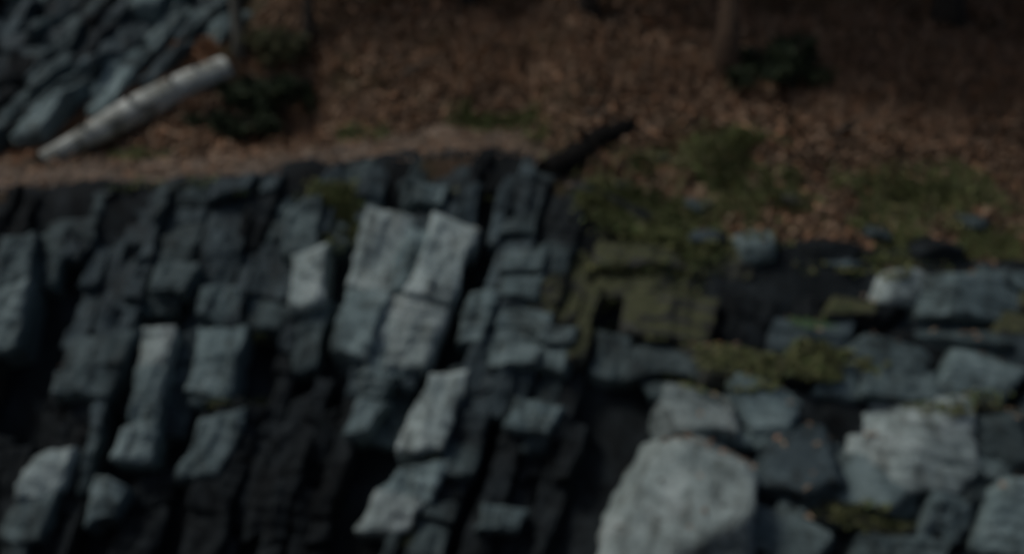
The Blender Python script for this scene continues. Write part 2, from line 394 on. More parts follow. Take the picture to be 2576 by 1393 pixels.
# (column, row, width, height, tone, lean) seen from the far bank; sizes in survey units
BLOCKS = [
 # tall pale buttress in the middle
 (985, 625, 150, 150, 'p', 14), (1125, 640, 120, 175, 'p', 14), (985, 735, 130, 120, 'p', 14), (1080, 740, 110, 130, 'p', 14),
 (920, 800, 90, 110, 's', 12), (1030, 830, 140, 120, 'p', 14), (905, 905, 110, 80, 'm', 10), (985, 925, 130, 100, 's', 14),
 (1105, 985, 90, 110, 'p', 12), (1070, 1080, 125, 120, 'p', 14), (950, 1030, 110, 110, 'm', 12), (900, 985, 80, 90, 's', 10),
 (1210, 775, 75, 75, 's', 14), (1190, 850, 85, 75, 's', 12), (1165, 915, 80, 60, 'm', 12),
 (1330, 830, 150, 80, 's', 8), (1370, 895, 150, 70, 's', 8), (1310, 745, 130, 80, 's', 8), (1350, 640, 130, 90, 'm', 6),
 (1290, 1010, 110, 60, 's', 10), (1350, 1050, 120, 75, 'p', 10), (1240, 1075, 90, 80, 'm', 12), (1180, 1150, 110, 70, 'm', 10),
 # left of it
 (770, 590, 90, 110, 's', 6), (775, 710, 90, 140, 'p', 6), (850, 640, 80, 90, 'm', 8), (810, 840, 110, 90, 'm', 8),
 (560, 770, 90, 90, 's', 8), (425, 690, 110, 70, 'm', 4), (640, 800, 80, 70, 'm', 6), (555, 830, 120, 50, 's', 4), (550, 930, 120, 60, 's', 6), (555, 990, 120, 50, 'm', 6),
 (385, 880, 85, 110, 'p', 14), (390, 985, 85, 110, 'p', 12), (200, 880, 110, 70, 's', 8), (290, 870, 90, 70, 's', 8), (235, 960, 180, 80, 's', 6),
 (355, 1110, 95, 90, 's', 14), (420, 1160, 90, 60, 'm', 14), (290, 1265, 75, 110, 's', 16), (545, 1080, 110, 90, 's', 14), (530, 1160, 100, 90, 's', 14),
 (30, 640, 90, 110, 's', 4), (40, 735, 90, 90, 's', 4), (30, 830, 70, 80, 'm', 8), (20, 910, 60, 60, 'b', 8),
 (120, 1210, 100, 110, 's', 18), (90, 1300, 110, 100, 's', 18), (30, 1360, 90, 60, 'm', 14), (250, 780, 260, 110, 'b', 4), (290, 600, 260, 120, 'b', 2),
 (460, 560, 180, 90, 'b', 2), (600, 520, 120, 70, 'd', 2), (800, 440, 120, 60, 'b', 0), (1090, 500, 90, 45, 's', 0), (960, 470, 150, 60, 'm', 0),
 (1190, 440, 130, 60, 'd', 0), (1180, 540, 120, 80, 'b', 4),
 # foot of the buttress
 (1010, 1250, 170, 130, 's', 24), (985, 1310, 110, 90, 'p', 20), (1260, 1305, 120, 70, 's', 10), 
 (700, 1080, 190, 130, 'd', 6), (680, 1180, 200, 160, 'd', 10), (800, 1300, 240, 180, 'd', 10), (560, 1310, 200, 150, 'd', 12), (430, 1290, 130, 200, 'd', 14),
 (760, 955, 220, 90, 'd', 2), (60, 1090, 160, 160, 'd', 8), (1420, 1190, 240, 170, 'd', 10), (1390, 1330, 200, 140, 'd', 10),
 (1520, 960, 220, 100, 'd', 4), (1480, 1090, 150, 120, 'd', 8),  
 
 # middle right
 (1480, 600, 190, 110, 'd', 4), (1580, 780, 220, 90, 'g', 4), (1480, 700, 130, 80, 'g', 6), (1700, 680, 210, 90, 'g', 2), (1640, 880, 230, 90, 'm', 4),
 (1780, 790, 190, 90, 'd', 2), (1900, 745, 160, 70, 'd', 2),
]
OFFS = []
def columns(x0, x1, y0, y1, lean, wr, hr, g, yref=430, wob=14):
    """parallel leaning joints crossed by short, staggered cross joints: four-sided blocks"""
    sh = math.tan(R(lean)); res = []; x = x0; ph = g.uniform(0, 9)
    def edge(xx, y): return xx - (y - yref) * sh + wob * float(fbm(xx * .013 + ph, y * .006, 1.0, 2, 77))
    prev_t = 0
    while x < x1:
        w = g.uniform(*wr) * g.choice((.5, .75, 1, 1.4)); xa, xb = x, x + w; x = xb
        y = y0 + g.uniform(-60, 0); tl = g.uniform(-.22, .16); co = g.uniform(-.08, .07)
        while y < y1:
            h = g.uniform(*hr) * g.choice((.45, .8, 1, 1.7)); t2 = g.uniform(-.5, .35)
            def pt(xx, yy, tt): return (edge(xx, yy), yy + (-(xx - xa - w / 2)) * tt)
            res.append([pt(xa, y, -tl), pt(xb, y, -tl), pt(xb, y + h / 2, -(tl + t2) / 2), pt(xb, y + h, -t2), pt(xa, y + h, -t2), pt(xa, y + h / 2, -(tl + t2) / 2)]); OFFS.append(co)
            y += h; tl = t2
            if g.random() < .22: co = g.uniform(-.08, .07)
    return res
def beds(x0, x1, y0, y1, dip, hr, wr, g):
    """beds dipping to the right, split by upright joints"""
    res = []; y = y0; dp = math.tan(R(dip)); ph = g.uniform(0, 9)
    def edge(x, yy): return yy + (x - x0) * dp + 22 * float(fbm(x * .005 + ph, yy * .02, 1.0, 2, 78))
    while y < y1:
        h = g.uniform(*hr) * g.choice((.65, 1, 1.3)); x = x0 + g.uniform(-90, 0); ta = g.uniform(.05, .4)
        while x < x1:
            w = g.uniform(*wr) * g.choice((.6, 1, 1.5)); tb = g.uniform(.05, .4)
            res.append([(x + ta * h / 2, edge(x, y)), (x + w / 2, edge(x + w / 2, y)), (x + w + tb * h / 2, edge(x + w, y)), (x + w - tb * h / 2, edge(x + w, y + h)), (x + w / 2, edge(x + w / 2, y + h)), (x - ta * h / 2, edge(x, y + h))])
            x += w; ta = tb
        y += h
    return res
def joint_block(poly, hitf, off, mat, parent, seed, depth=.6, nb=56, rings=11, shrink=1.03, tiltmax=.22, name='rock_block', rough=1.0):
    g = np.random.default_rng(seed)
    cx, cy = sum(p[0] for p in poly) / len(poly), sum(p[1] for p in poly) / len(poly)
    P0, t = hitf(cx, cy); n = bent(cx, cy, hitf)
    ux = Vector((1, 0, 0)); ux = (ux - n * ux.dot(n)).normalized(); uz = n.cross(ux) * -1
    if uz.z < 0: uz = -uz
    W = [hitf(cx + (a - cx) * shrink, cy + (b - cy) * shrink)[0] for a, b in poly]
    C = np.array([[(w - P0).dot(ux), (w - P0).dot(uz)] for w in W])
    L = np.linalg.norm(np.roll(C, -1, 0) - C, axis=1); cum = np.concatenate([[0], np.cumsum(L)])
    tt = np.linspace(0, cum[-1], nb, endpoint=False)
    CC = np.vstack([C, C[:1]]); B = np.stack([np.interp(tt, cum, CC[:, 0]), np.interp(tt, cum, CC[:, 1])], 1)
    size = float(np.sqrt((C ** 2).sum(1)).mean())
    rr = np.linspace(0, 1, rings + 1)[1:]
    A = np.concatenate([np.zeros((1, 2))] + [B * r for r in rr]); RR = np.concatenate([[0]] + [np.full(nb, r) for r in rr])
    P0a, na, uxa, uza = map(np.array, (P0, n, ux, uz))
    wob = .018 * np.stack([fbm(A[:, 0] * 6 + seed, A[:, 1] * 6, 1.0, 3, 2), fbm(A[:, 0] * 6, A[:, 1] * 6 + seed, 5.0, 3, 4)], 1) * (RR[:, None] ** 2)
    A = A + wob
    pl = np.stack([g.uniform(0, .05 if k else 0) * 1.0 + g.uniform(-tiltmax, tiltmax) * A[:, 0] + g.uniform(-tiltmax, tiltmax * .8) * A[:, 1] + g.uniform(0, .25) * size * k * .5 for k in range(4)], 0).min(0)
    Q = P0a + A[:, :1] * uxa + A[:, 1:] * uza
    wx, wy, wz = Q.T
    lx = wx * math.cos(R(16)) - wz * math.sin(R(16)); lz = wx * math.sin(R(16)) + wz * math.cos(R(16))
    ns = .045 * fbm(wx * 3.2, wy * 3.2, wz * 3.2, 5, 3) + .028 * np.abs(fbm(lx * 9, wy * 2, lz * 2.2, 3, 6)) 
    stp = lz * 9 + 1.2 * fbm(wx * 2, wy * 2, wz * 2, 2, 12); stp = smooth(.3, .5, stp - np.floor(stp)) - smooth(.8, 1, stp - np.floor(stp))
    ns = ns + .014 * stp
    chip = -.03 * RR ** 12 * (.3 + np.abs(fbm(A[:, 0] * 9 + seed, A[:, 1] * 9, 2.0, 2, 7)))
    D = off + pl * 1.25 + rough * .95 * ns + chip
    V = Q + D[:, None] * na
    back1 = V[-nb:] - na * depth * .35 ; back2 = V[-nb:] - na * depth
    V = np.concatenate([V, back1, back2])
    F = [(0, 1 + k, 1 + (k + 1) % nb, ) for k in range(nb)]
    T = [tuple(f) for f in F]
    for r in range(rings + 1):
        s0 = 1 + r * nb
        if r < rings + 1:
            for k in range(nb):
                a0, a1 = s0 + k, s0 + (k + 1) % nb
                T.append((a0, a0 + nb, a1 + nb)); T.append((a0, a1 + nb, a1))
    T = np.array(T)
    V = V - P0a
    o = mesh_obj(name, V, T, mat); o.location = P0
    bpy_inv = Matrix.Translation(-Vector(parent.location)); o.parent = parent; o.matrix_parent_inverse = bpy_inv
    return o
BOULD = [
 (1735, 1275, 335, 400, 'p', 17, 'largest pale slab, smooth and nearly white, beside the black crevice'),
 (1760, 1052, 200, 130, 'p', 8, 'pale block resting on the upper edge of the largest white slab'),
 (1930, 1040, 170, 130, 's', 4, 'grey squared boulder just right of the pale block above the largest slab'),
 (2010, 1180, 200, 230, 'b', 8, 'dark slate-blue boulder between the two big pale boulders'),
 (2285, 1125, 310, 225, 'p', 6, 'big pale rounded boulder on the right below the dark hole'),
 (2180, 1230, 240, 120, 's', 10, 'sloping pale stone under the big pale boulder on the right'),
 (1985, 1350, 220, 110, 's', 14, 'low grey stone lying at the bottom edge between dark hollows'),
 (2530, 1310, 170, 190, 's', 4, 'blue-grey boulder cut by the bottom right corner'),
 (2330, 1360, 260, 140, 'd', -4, 'black stone added as the shaded hole at the bottom right beside the corner stone'),  # near-black stone stands in for a shaded hole
 (2160, 1295, 260, 60, 'g', 14, 'long mossy stone slanting down between the pale stones at bottom right'),
 (2280, 725, 150, 95, 'p', 2, 'small bright boulder at the left end of the blue-grey slab'),
 (2450, 760, 300, 120, 's', 8, 'long blue-grey slab on the right under the dark cave'),
 (2420, 860, 260, 70, 'm', 10, 'narrow grey ledge stone below the long blue-grey slab'),
 (1895, 632, 105, 85, 's', 2, 'lone pale cube-shaped stone in the mossy bank'),
 (2030, 640, 190, 80, 'd', 2, 'dark slate stone directly right of the lone pale cube-shaped stone'),
 (2060, 905, 170, 110, 'g', 8, 'moss-covered stone under the bright green fern'),
 (2210, 915, 200, 110, 'm', 8, 'grey stone between the fern stone and the dark hole'),
 (2440, 960, 190, 130, 's', 10, 'grey stone leaning over the right side of the dark hole'),
 (2300, 965, 130, 100, 'd', 6, 'black stone added to paint the shade of the dark hole'),  # stone coloured black to give the hole its shade
 (2510, 1110, 180, 150, 'm', 8, 'grey boulder at the right edge beside the big pale boulder'),
 (1830, 920, 220, 110, 'g', 8, 'brownish mossy stone above the squared grey boulder'),
 (2180, 800, 170, 80, 'd', 6, 'dark flat stone below the small bright boulder'),
 (2380, 1000, 300, 60, 'g', 14, 'narrow mossy shelf stone below the dark hole'),
 (1700, 1000, 130, 60, 'm', 8, 'small grey stone left of the pale block'),
 (2130, 1060, 120, 130, 'd', 8, 'dark stone wedged left of the big pale boulder'),
 (1450, 440, 10, 10, 'd', 0, None),
]
def lip_row(px): return float(np.interp(px, [a for a, b, c in LIP], [b for a, b, c in LIP]))
g_ = random.Random(5)
def tone_poly(poly, x, y):
    pts = [(x, y)] + [(x + (a - x) * q, y + (b - y) * q) for a, b in poly for q in (.45, .8)]
    ts = [tone_of(a, b) for a, b in pts]
    for t in 'ps':
        if ts.count(t) >= 4: return t
    if ts.count('p') + ts.count('s') >= 4: return 's'
    return ts[0] if ts[0] not in ('p', 's') else 'm'
def tone_of(x, y):
    best, bt = 9, None
    for bx, by, bw, bh, tn, ln in BLOCKS:
        e = max(abs(x - bx) / (bw * .56), abs(y - by) / (bh * .62))
        if e < 1 and e < best: best, bt = e, tn
    return bt
BLOCKS = [b for b in BLOCKS if b[4] not in 'ps']
# pale ribs standing proud of the face: head, foot, widths, tone, number of blocks
RIBS = [(985, 555, 885, 910, 110, 105, 'pt', 2), (1152, 575, 1015, 940, 115, 110, 'pp', 2), (1068, 590, 955, 890, 75, 65, 'tp', 2), (1000, 905, 925, 1010, 125, 80, 'ts', 2),
        (1130, 945, 1060, 1140, 95, 120, 'p', 1), (945, 1010, 900, 1100, 75, 60, 's', 1), (1222, 740, 1180, 870, 70, 60, 'ts', 2), (1325, 790, 1285, 935, 120, 130, 'tst', 3),
        (1410, 830, 1375, 935, 95, 100, 'st', 2), (1360, 1020, 1330, 1095, 125, 110, 't', 1), (768, 530, 752, 650, 90, 85, 't', 1), (790, 645, 780, 780, 88, 88, 'p', 1), (560, 735, 548, 815, 95, 90, 's', 1),
        (565, 838, 520, 1000, 125, 110, 'ts', 2), (575, 1045, 500, 1205, 110, 95, 't', 1), (405, 830, 370, 1060, 85, 80, 'pt', 2), (275, 848, 215, 1005, 160, 140, 'ss', 2), (360, 1070, 335, 1165, 90, 85, 't', 1),
        (60, 600, 20, 890, 90, 80, 'st', 2), (150, 1145, 60, 1360, 95, 110, 'pt', 2), (292, 1215, 260, 1315, 80, 70, 't', 1), (1078, 1175, 955, 1335, 130, 125, 'tp', 2), (1275, 1285, 1245, 1340, 120, 110, 't', 1),
        (460, 665, 430, 745, 110, 100, 's', 1), (1095, 478, 1075, 530, 90, 80, 's', 1), (1325, 640, 1300, 760, 110, 100, 'ss', 2)]
for r, (ax_, ay, bx, by, w0, w1, tn_, ns) in enumerate(RIBS):
    cut = [0.0] + [(k + g_.uniform(-.18, .18)) / ns for k in range(1, ns)] + [1.0]; tl = [g_.uniform(-14, 14) for _ in cut]
    for k in range(ns):
        def at(q, side, jt): 
            w = (w0 + (w1 - w0) * q) / 2 * side; return (ax_ + (bx - ax_) * q + w + g_.uniform(-4, 4), ay + (by - ay) * q + side * jt + g_.uniform(-5, 5))
        qa, qb = cut[k], cut[k + 1]; qm = (qa + qb) / 2
        poly = [at(qa, -1, tl[k]), at(qa, .1, tl[k]), at(qa, 1, tl[k]), at(qm, 1, 0), at(qb, 1, tl[k + 1]), at(qb, -.2, tl[k + 1]), at(qb, -1, tl[k + 1]), at(qm, -1, 0)]
        joint_block(poly, face_hit, g_.uniform(.07, .14), {'p': PALE, 't': SLAB, 's': RIB}[tn_[k % len(tn_)]], crag, 5000 + r * 10 + k, tiltmax=.16, nb=80, rings=15)
kk = 0
_c = columns(-520, 1900, 380, 1440, 16, (48, 86), (95, 190), g_)
POLY = [(p, 0, q) for p, q in zip(_c, OFFS)] + [(p, 1, g_.uniform(-.09, .09)) for p in beds(1380, 3150, 330, 1440, 7, (60, 105), (110, 210), g_)]
for poly, right, co in POLY:
    x, y = sum(p[0] for p in poly) / len(poly), sum(p[1] for p in poly) / len(poly)
    split = 1500 - (y - 700) * .12                       # leaning joint where the columns end and the beds begin
    if (x > split) != bool(right): continue
    if max(p[1] for p in poly) < lip_row(x) + 14 or y > 1440 or x < -330 or x > 2950: continue
    if any(abs(x - b[0]) < b[2] * .30 and abs(y - b[1]) < b[3] * .30 and b[4] in 'ps' for b in BOULD): continue
    top = [(a, max(b, lip_row(a) - 8 + 10 * math.sin(a * .07))) for a, b in poly]
    y = max(y, lip_row(x) + 8)
    tn = tone_poly(top, x, y); gd = gap_dist(x, y); r_ = g_.random()
    if tn is None:
        if x > 1420 and y < 950: tn = g_.choices('gmdb', (3, 3, 2.5, 2))[0]
        elif x > 1600: tn = g_.choices('mdbs', (2, 1, 3, 3))[0]
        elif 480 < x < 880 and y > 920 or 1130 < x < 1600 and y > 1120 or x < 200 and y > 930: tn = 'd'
        elif y < 820: tn = g_.choices('bmdg', (4.5, 3, .5, .5))[0]
        else: tn = g_.choices('bmdg', (4, 2.6, 1.8, .4))[0]
    off = {'p': .10, 's': .05, 'm': 0, 'b': -.02, 'g': .02, 'd': -.06}[tn] + co + g_.uniform(-.02, .02)
    ng = sum(gap_dist(x + (a - x) * q, y + (b - y) * q) < .9 for a, b in top for q in (.3, .7)) / (2 * len(top))
    if ng > .5 or gd < .45: off -= .30; tn = 'd'  # deep joints pushed back and painted dark: crevice shade in the colour
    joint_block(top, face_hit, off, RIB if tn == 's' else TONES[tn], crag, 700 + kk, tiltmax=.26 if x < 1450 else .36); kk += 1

# ------------------------------------------------------------------ boulders lower right: loose stones, each a thing
for k, (px, py, w, h, tone, lean, lab) in enumerate(BOULD):
    if lab is None: continue
    p, t = face_hit(px, py)
    hw, hh = w * t / FPX / 2 * 1.12, h * t / FPX / 2 * 1.1
    dp = min(hw, hh) * 1.0 + .05
    fr = slope_frame(p, lean) @ Matrix.Rotation(R(random.uniform(-15, 15)), 3, 'Z') @ Matrix.Rotation(R(random.uniform(-6, 6)), 3, 'X')
    c = p + fr.col[1] * dp * (.42 if tone != 'd' else .85)
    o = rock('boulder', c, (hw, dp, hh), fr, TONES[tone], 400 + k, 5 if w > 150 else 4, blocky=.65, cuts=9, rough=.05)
    tag(o, lab, 'boulder', 'loose boulders at the foot of the bank')

# ------------------------------------------------------------------ outcrop, upper left
op = hit(250, 200)[0]
outc = empty('rock_outcrop', op); tag(outc, 'blue-grey rock outcrop with slanting ribs above the birch log', 'outcrop')
def hill_hit(px, py):
    d = ray(px, py); h = out_z(d.x * _T, d.y * _T) - (CAM.z + d.z * _T)
    k = int(np.argmax(h >= 0)); t = float(_T[k]); return CAM + d * t, t
def out_z(x, y): return np.interp(x, LX, LZ) + .04 + .70 * (y - np.interp(x, LX, LY) - .75)
ok = 0
for poly in columns(-420, 1100, -140, 440, 44, (38, 66), (60, 130), g_, yref=200, wob=10):
    x, y = sum(p[0] for p in poly) / len(poly), sum(p[1] for p in poly) / len(poly)
    line = 410 - (x - 100) * .51
    if poly is None or y > 335 or y > line - 112 + 22 * math.sin(x * .05) or x < -200 or x > 590 or y < -110: continue
    band = math.exp(-(((x + y * 1.0 - 500) / 110) ** 2))
    tn = g_.choices('sbmd', (.5 + 5 * band, 4, 1.5 + band, 1.0 * (1 - band)))[0]
    joint_block(poly, hill_hit, g_.uniform(-.06, .08), TONES[tn], outc, 2000 + ok, depth=.4, nb=36, rings=7, tiltmax=.4); ok += 1

# ------------------------------------------------------------------ tubes: logs, trunks, branches
def tube(pts, radii, seg=14, seed=0, rough=.06, cap=True):
    pts = [Vector(p) for p in pts]; V = []; F = []
    g = np.random.default_rng(seed)
    up = Vector((.13, .21, 1)).normalized()
    for k, p in enumerate(pts):
        t = (pts[min(k + 1, len(pts) - 1)] - pts[max(k - 1, 0)]).normalized()
        a = t.cross(up if abs(t.dot(up)) < .95 else Vector((1, 0, 0))).normalized(); b = t.cross(a)
        for j in range(seg):
            an = 2 * math.pi * j / seg
            q = p + (a * math.cos(an) + b * math.sin(an)) * radii[k]
            n = float(fbm(q.x * 5 + seed, q.y * 5, q.z * 3, 2, seed)) if rough else 0
            V.append(p + (q - p) * (1 + rough * n))
    for k in range(len(pts) - 1):
        for j in range(seg):
            F.append((k * seg + j, k * seg + (j + 1) % seg, (k + 1) * seg + (j + 1) % seg, (k + 1) * seg + j))
    if cap: F.append(tuple(range(seg - 1, -1, -1))); F.append(tuple(range((len(pts) - 1) * seg, len(pts) * seg)))
    return V, F
def join(parts):
    V, F = [], []
    for v, f in parts:
        o = len(V); V += list(v); F += [tuple(i + o for i in q) for q in f]
    return V, F

# fallen birch log lying up the slope
A, ta = hit(108, 412); B, tb = hit(572, 172)
A = A + Vector((0, 0, .03)); B = B + Vector((0, 0, -.02))
n = 26; pts = []; rad = []
for k in range(n):
    q = k / (n - 1); p = A.lerp(B, q); gz = ground(p.x, p.y)
    pts.append(p + Vector((.03 * math.sin(q * 5), 0, .05 * math.sin(q * math.pi)))); rad.append(.075 + .06 * smooth(0, .5, q))
log = empty('birch_log', A); tag(log, 'pale fallen birch log lying diagonally up the slope above the path', 'log')
bpy.context.view_layer.update()
ax = (B - A).normalized(); q0 = ax.to_track_quat('Z', 'Y')
V, F = tube(pts, rad, 20, 5, .035, cap=False)
loc = Matrix.Translation(A) @ q0.to_matrix().to_4x4(); inv = loc.inverted()
lt = mesh_obj('bark', [inv @ p for p in V], F, BIRCH, smooth_=True); lt.matrix_world = loc; into(lt, log)
for e, dirn, rr in ((pts[0], -1, rad[0]), (pts[-1], 1, rad[-1])):
    vv = []; ff = []
    for j in range(20):
        an = 2 * math.pi * j / 20; a2 = ax.orthogonal().normalized(); b2 = ax.cross(a2)
        vv.append(e + (a2 * math.cos(an) + b2 * math.sin(an)) * rr * .97 + ax * dirn * random.uniform(.0, .09))
    vv.append(e - ax * dirn * .03)
    ff = [(j, (j + 1) % 20, 20) for j in range(20)]
    into(mesh_obj('broken_end', vv, ff, WOOD), log)
for q, an in ((.22, 40), (.46, 110), (.7, 60), (.85, 130)):
    p = A.lerp(B, q); k = int(q * (n - 1)); p = pts[k]
    dv = (ax.orthogonal().normalized() * .3 + Vector((0, -.5, .9))).normalized()
    V, F = tube([p, p + dv * (rad[k] + .03), p + dv * (rad[k] + .09) + ax * .03], [.022, .018, .012], 8, 3, 0)
    into(mesh_obj('branch_stub', V, F, BARK_D), log)

# black rotten log lying across the moss bank
A2, _ = hit(1385, 445); B2, _ = hit(1580, 335)
pts = []
for k in range(12):
    q = k / 11; p = A2.lerp(B2, q); p.z = max(p.z + .05, ground(p.x, p.y) + .04); pts.append(p)
V, F = tube(pts, [.105 - .002 * k + .012 * math.sin(k * 2.1) for k in range(12)], 18, 9, .16)
dl = empty('rotten_log', A2); tag(dl, 'short black rotten log sloping up beside the end of the path', 'log'); bpy.context.view_layer.update()
V = [p + (B2 - A2).normalized() * (random.uniform(-.09, .02) if j < 18 else random.uniform(-.02, .12) if j >= 18 * 11 else 0) for j, p in enumerate(V)]
into(mesh_obj('trunk', V, F, ROT), dl)
V, F = tube([pts[5], pts[5] + Vector((-.04, -.05, .12)), pts[5] + Vector((-.07, -.09, .20))], [.03, .024, .017], 8, 4, .1)
into(mesh_obj('branch_stub', V, F, ROT), dl)

# ------------------------------------------------------------------ standing trees (crowns above the frame, dense ones shaped to shade the upper right)
def crown_mesh(center, rx, rz, n, size, seed):
    g = np.random.default_rng(seed); d = g.normal(0, 1, (n, 3)); d /= np.linalg.norm(d, axis=1)[:, None]
    rad_ = g.uniform(.25, 1, n) ** .5
    p = np.asarray(center) + d * rad_[:, None] * np.array([rx, rx, rz]) * (1 + .25 * fbm(d[:, 0] * 2 + seed, d[:, 1] * 2, d[:, 2] * 2, 2, 1))[:, None]
    a = g.normal(0, 1, (n, 3)); a /= np.linalg.norm(a, axis=1)[:, None]
    b = np.cross(a, g.normal(0, 1, (n, 3))); b /= np.linalg.norm(b, axis=1)[:, None]
    s = (size * g.uniform(.6, 1.4, n))[:, None]
    v = np.stack([p - a * s, p + b * s * .3, p + a * s, p - b * s * .3], 1).reshape(-1, 3)
    return v, np.arange(4 * n).reshape(n, 4)
def tree(px, py, r, h, mat, label, seed, crown_r, crown_n, leanx=0.0, base=None, group='trees on the hillside'):
    b = hit(px, py)[0] if base is None else Vector((base[0], base[1], ground(*base)))
    root = empty('tree', b); tag(root, label, 'tree', group); bpy.context.view_layer.update()
    g = random.Random(seed); pts = []; rad = []; n = 16
    for k in range(n):
        q = k / (n - 1); z = -.2 + q * (h + .2)
        pts.append(b + Vector((leanx * z + .05 * math.sin(z * .9 + seed) - .05 * math.sin(seed), .04 * math.cos(z * .7 + seed) - .04 * math.cos(seed), z)))
        rad.append(r * (1 - .8 * q) * (1 + .9 * math.exp(-max(z, 0) * 5 / max(r * 6, .4))))
    V, F = tube(pts, rad, 18, seed, .09); into(mesh_obj('trunk', V, F, mat, smooth_=True), root)
    for k in range(7):
        q = .45 + .07 * k; i0 = int(q * (n - 1)); p = pts[i0]; an = k * 2.4 + seed
        L = crown_r * (1.1 - q * .6); dv = Vector((math.cos(an), math.sin(an), .35))
        V, F = tube([p, p + dv * L * .5, p + dv * L + Vector((0, 0, -.15 * L))], [rad[i0] * .5, rad[i0] * .3, .012], 6, k, 0)
        into(mesh_obj('limb', V, F, mat), root)
    v, f = crown_mesh(b + Vector((leanx * h * .75, 0, h * .75)), crown_r, h * .38, crown_n, .14, seed)
    into(mesh_obj('crown', v, f, NEEDLE), root); return root
tree(607, 150, .062, 7, BARK_G, 'thin grey sapling rising from the upper end of the birch log', 3, 1.0, 1200)
tree(777, 112, .055, 6.5, BARK_D, 'thin dark sapling right of the grey one at the top edge', 5, 1.0, 1200)
tree(1826, 186, .095, 11, BARK, 'brown tree trunk at the top right of centre', 8, 2.6, 15000, .01)
tree(1480, 40, .07, 9, BARK_D, 'slim dark trunk left of the brown one at the top edge', 21, 2.3, 13000)
tree(1180, 6, .06, 8, BARK_D, 'slim dark trunk at the top edge near the middle', 23, 1.2, 1200)
tree(2380, 60, .12, 10, BARK_D, 'dark conifer added at the top right to shade the slope', 12, 2.8, 16000)  # dense conifer added for its shade on the upper right
tree(0, 0, .16, 11, BARK_D, 'unseen conifer added past the right edge to shade the slope', 14, 3.0, 16000, base=(5.6, 10.2))  # stands out of view, placed to cast shade on the slope

# ------------------------------------------------------------------ evergreen bushes in the dark hollows
def bush(px, py, rx, rz, n, label, seed, mat=NEEDLE, size=.06):
    b, t = hit(px, py); root = empty('bush', b); tag(root, label, 'bush', 'dark bushes on the hillside'); bpy.context.view_layer.update()
    g = random.Random(seed); st = []
    for k in range(7):
        an = k * .9 + seed; e = b + Vector((math.cos(an) * rx * .7, math.sin(an) * rx * .5, rz * g.uniform(.9, 1.9)))
        st.append(tube([b + Vector((0, 0, -.05)), b.lerp(e, .5) + Vector((0, 0, .05)), e], [.02, .013, .005], 6, k, 0))
    into(mesh_obj('stem', *join(st), BARK_D), root)
    vv, ff, o_ = [], [], 0
    for k in range(18):
        an = g.uniform(0, 6.28); q = g.uniform(.1, 1.1)
        c = b + Vector((math.cos(an) * rx * q, math.sin(an) * rx * .7 * q, rz * g.uniform(.25, 1.25)))
        v, f = crown_mesh(c, rx * g.uniform(.14, .4), rz * g.uniform(.2, .5), n // 18, size, seed + k); vv.append(v); ff.append(f + o_); o_ += len(v)
    into(mesh_obj('foliage', np.concatenate(vv), np.concatenate(ff), mat), root)
bush(700, 300, .45, .26, 5000, 'dark straggling evergreen bush in the hollow below the thin saplings', 2)
bush(590, 345, .38, .14, 2600, 'low dark bush under the middle of the birch log', 4)
bush(1960, 215, .52, .30, 1500, 'black-green bush just right of the brown trunk', 9)
bush(690, 160, .4, .22, 1500, 'thin olive bush between the two saplings', 17, GRASS, .05)

# ------------------------------------------------------------------ stuff: leaf litter, moss, grass, pebbles
def scatter(n, poly_fn, ymin=7.6, ymax=14, xr=6.5):
    X = rng.uniform(-xr, xr, n); Y = rng.uniform(ymin, ymax, n); k = poly_fn(X, Y); return X[k], Y[k]
def leaves(name, X, Y, size, zoff, weights, mats, flat=.5):
    n = len(X); Z = terrain(X, Y) + zoff
    an = rng.uniform(0, 2 * np.pi, n); ti = rng.normal(0, flat, n); tj = rng.normal(0, flat, n)
    s = size * rng.uniform(.6, 1.35, n)
    a = np.stack([np.cos(an), np.sin(an), ti], 1); b = np.stack([-np.sin(an), np.cos(an), tj], 1)
    c = np.stack([X, Y, Z + rng.uniform(0, .025, n)], 1)
    up = np.array([0, 0, 1.0]) * (s * rng.uniform(.05, .45, n))[:, None]
    S = s[:, None]
    v = np.stack([c - a * S, c + b * S * .5 + up, c + a * S, c - b * S * .5 + up], 1).reshape(-1, 3)
    q = np.arange(4 * n).reshape(n, 4)
    f = np.concatenate([q[:, [0, 1, 2]], q[:, [0, 2, 3]]]); 
    w = rng.choice(len(mats), n, p=np.array(weights) / sum(weights)); idx = np.concatenate([w, w])
    return mesh_obj(name, v, f, None, mats=mats, idx=idx)
MS = [(2480, 620, 160, 40, 1.6), (2250, 620, 120, 30, 1), (1700, 465, 200, 60, 4.5), (1860, 385, 140, 45, 2.4), (1560, 500, 110, 45, 1.5), (1250, 300, 110, 30, 1.2), (1420, 360, 90, 30, 1), (900, 345, 70, 14, .5), (350, 392, 60, 12, .4),
      (1700, 600, 120, 50, 1.2), (2100, 520, 280, 70, 3), (1930, 440, 150, 50, 2), (2420, 480, 170, 60, 1.2), (2050, 580, 160, 30, .9), (1650, 540, 160, 40, 1.2), (840, 560, 60, 36, .7)]
_mc = [(hit(px, py)[0], hit(px + rw, py)[0].x - hit(px, py)[0].x, abs(hit(px, py - rh)[0].y - hit(px, py + rh)[0].y) / 2, m) for px, py, rw, rh, m in MS]
def moss_mask(X, Y):
    k = 0 * X
    for p, a, b, m in _mc: k = np.maximum(k, .92 * np.exp(-(((X - p.x) / (a + .05)) ** 2 + ((Y - p.y) / (b + .05)) ** 2)))
    return k * smooth(-.6, -.2, fbm(X * 2.3, Y * 3.2, 6.0, 3, 14))
def above(X, Y): return Y > lip_y(X) + path_w(X) - .05 + .22 * fbm(X * 2.1, 0 * X, 3.0, 3, 92)
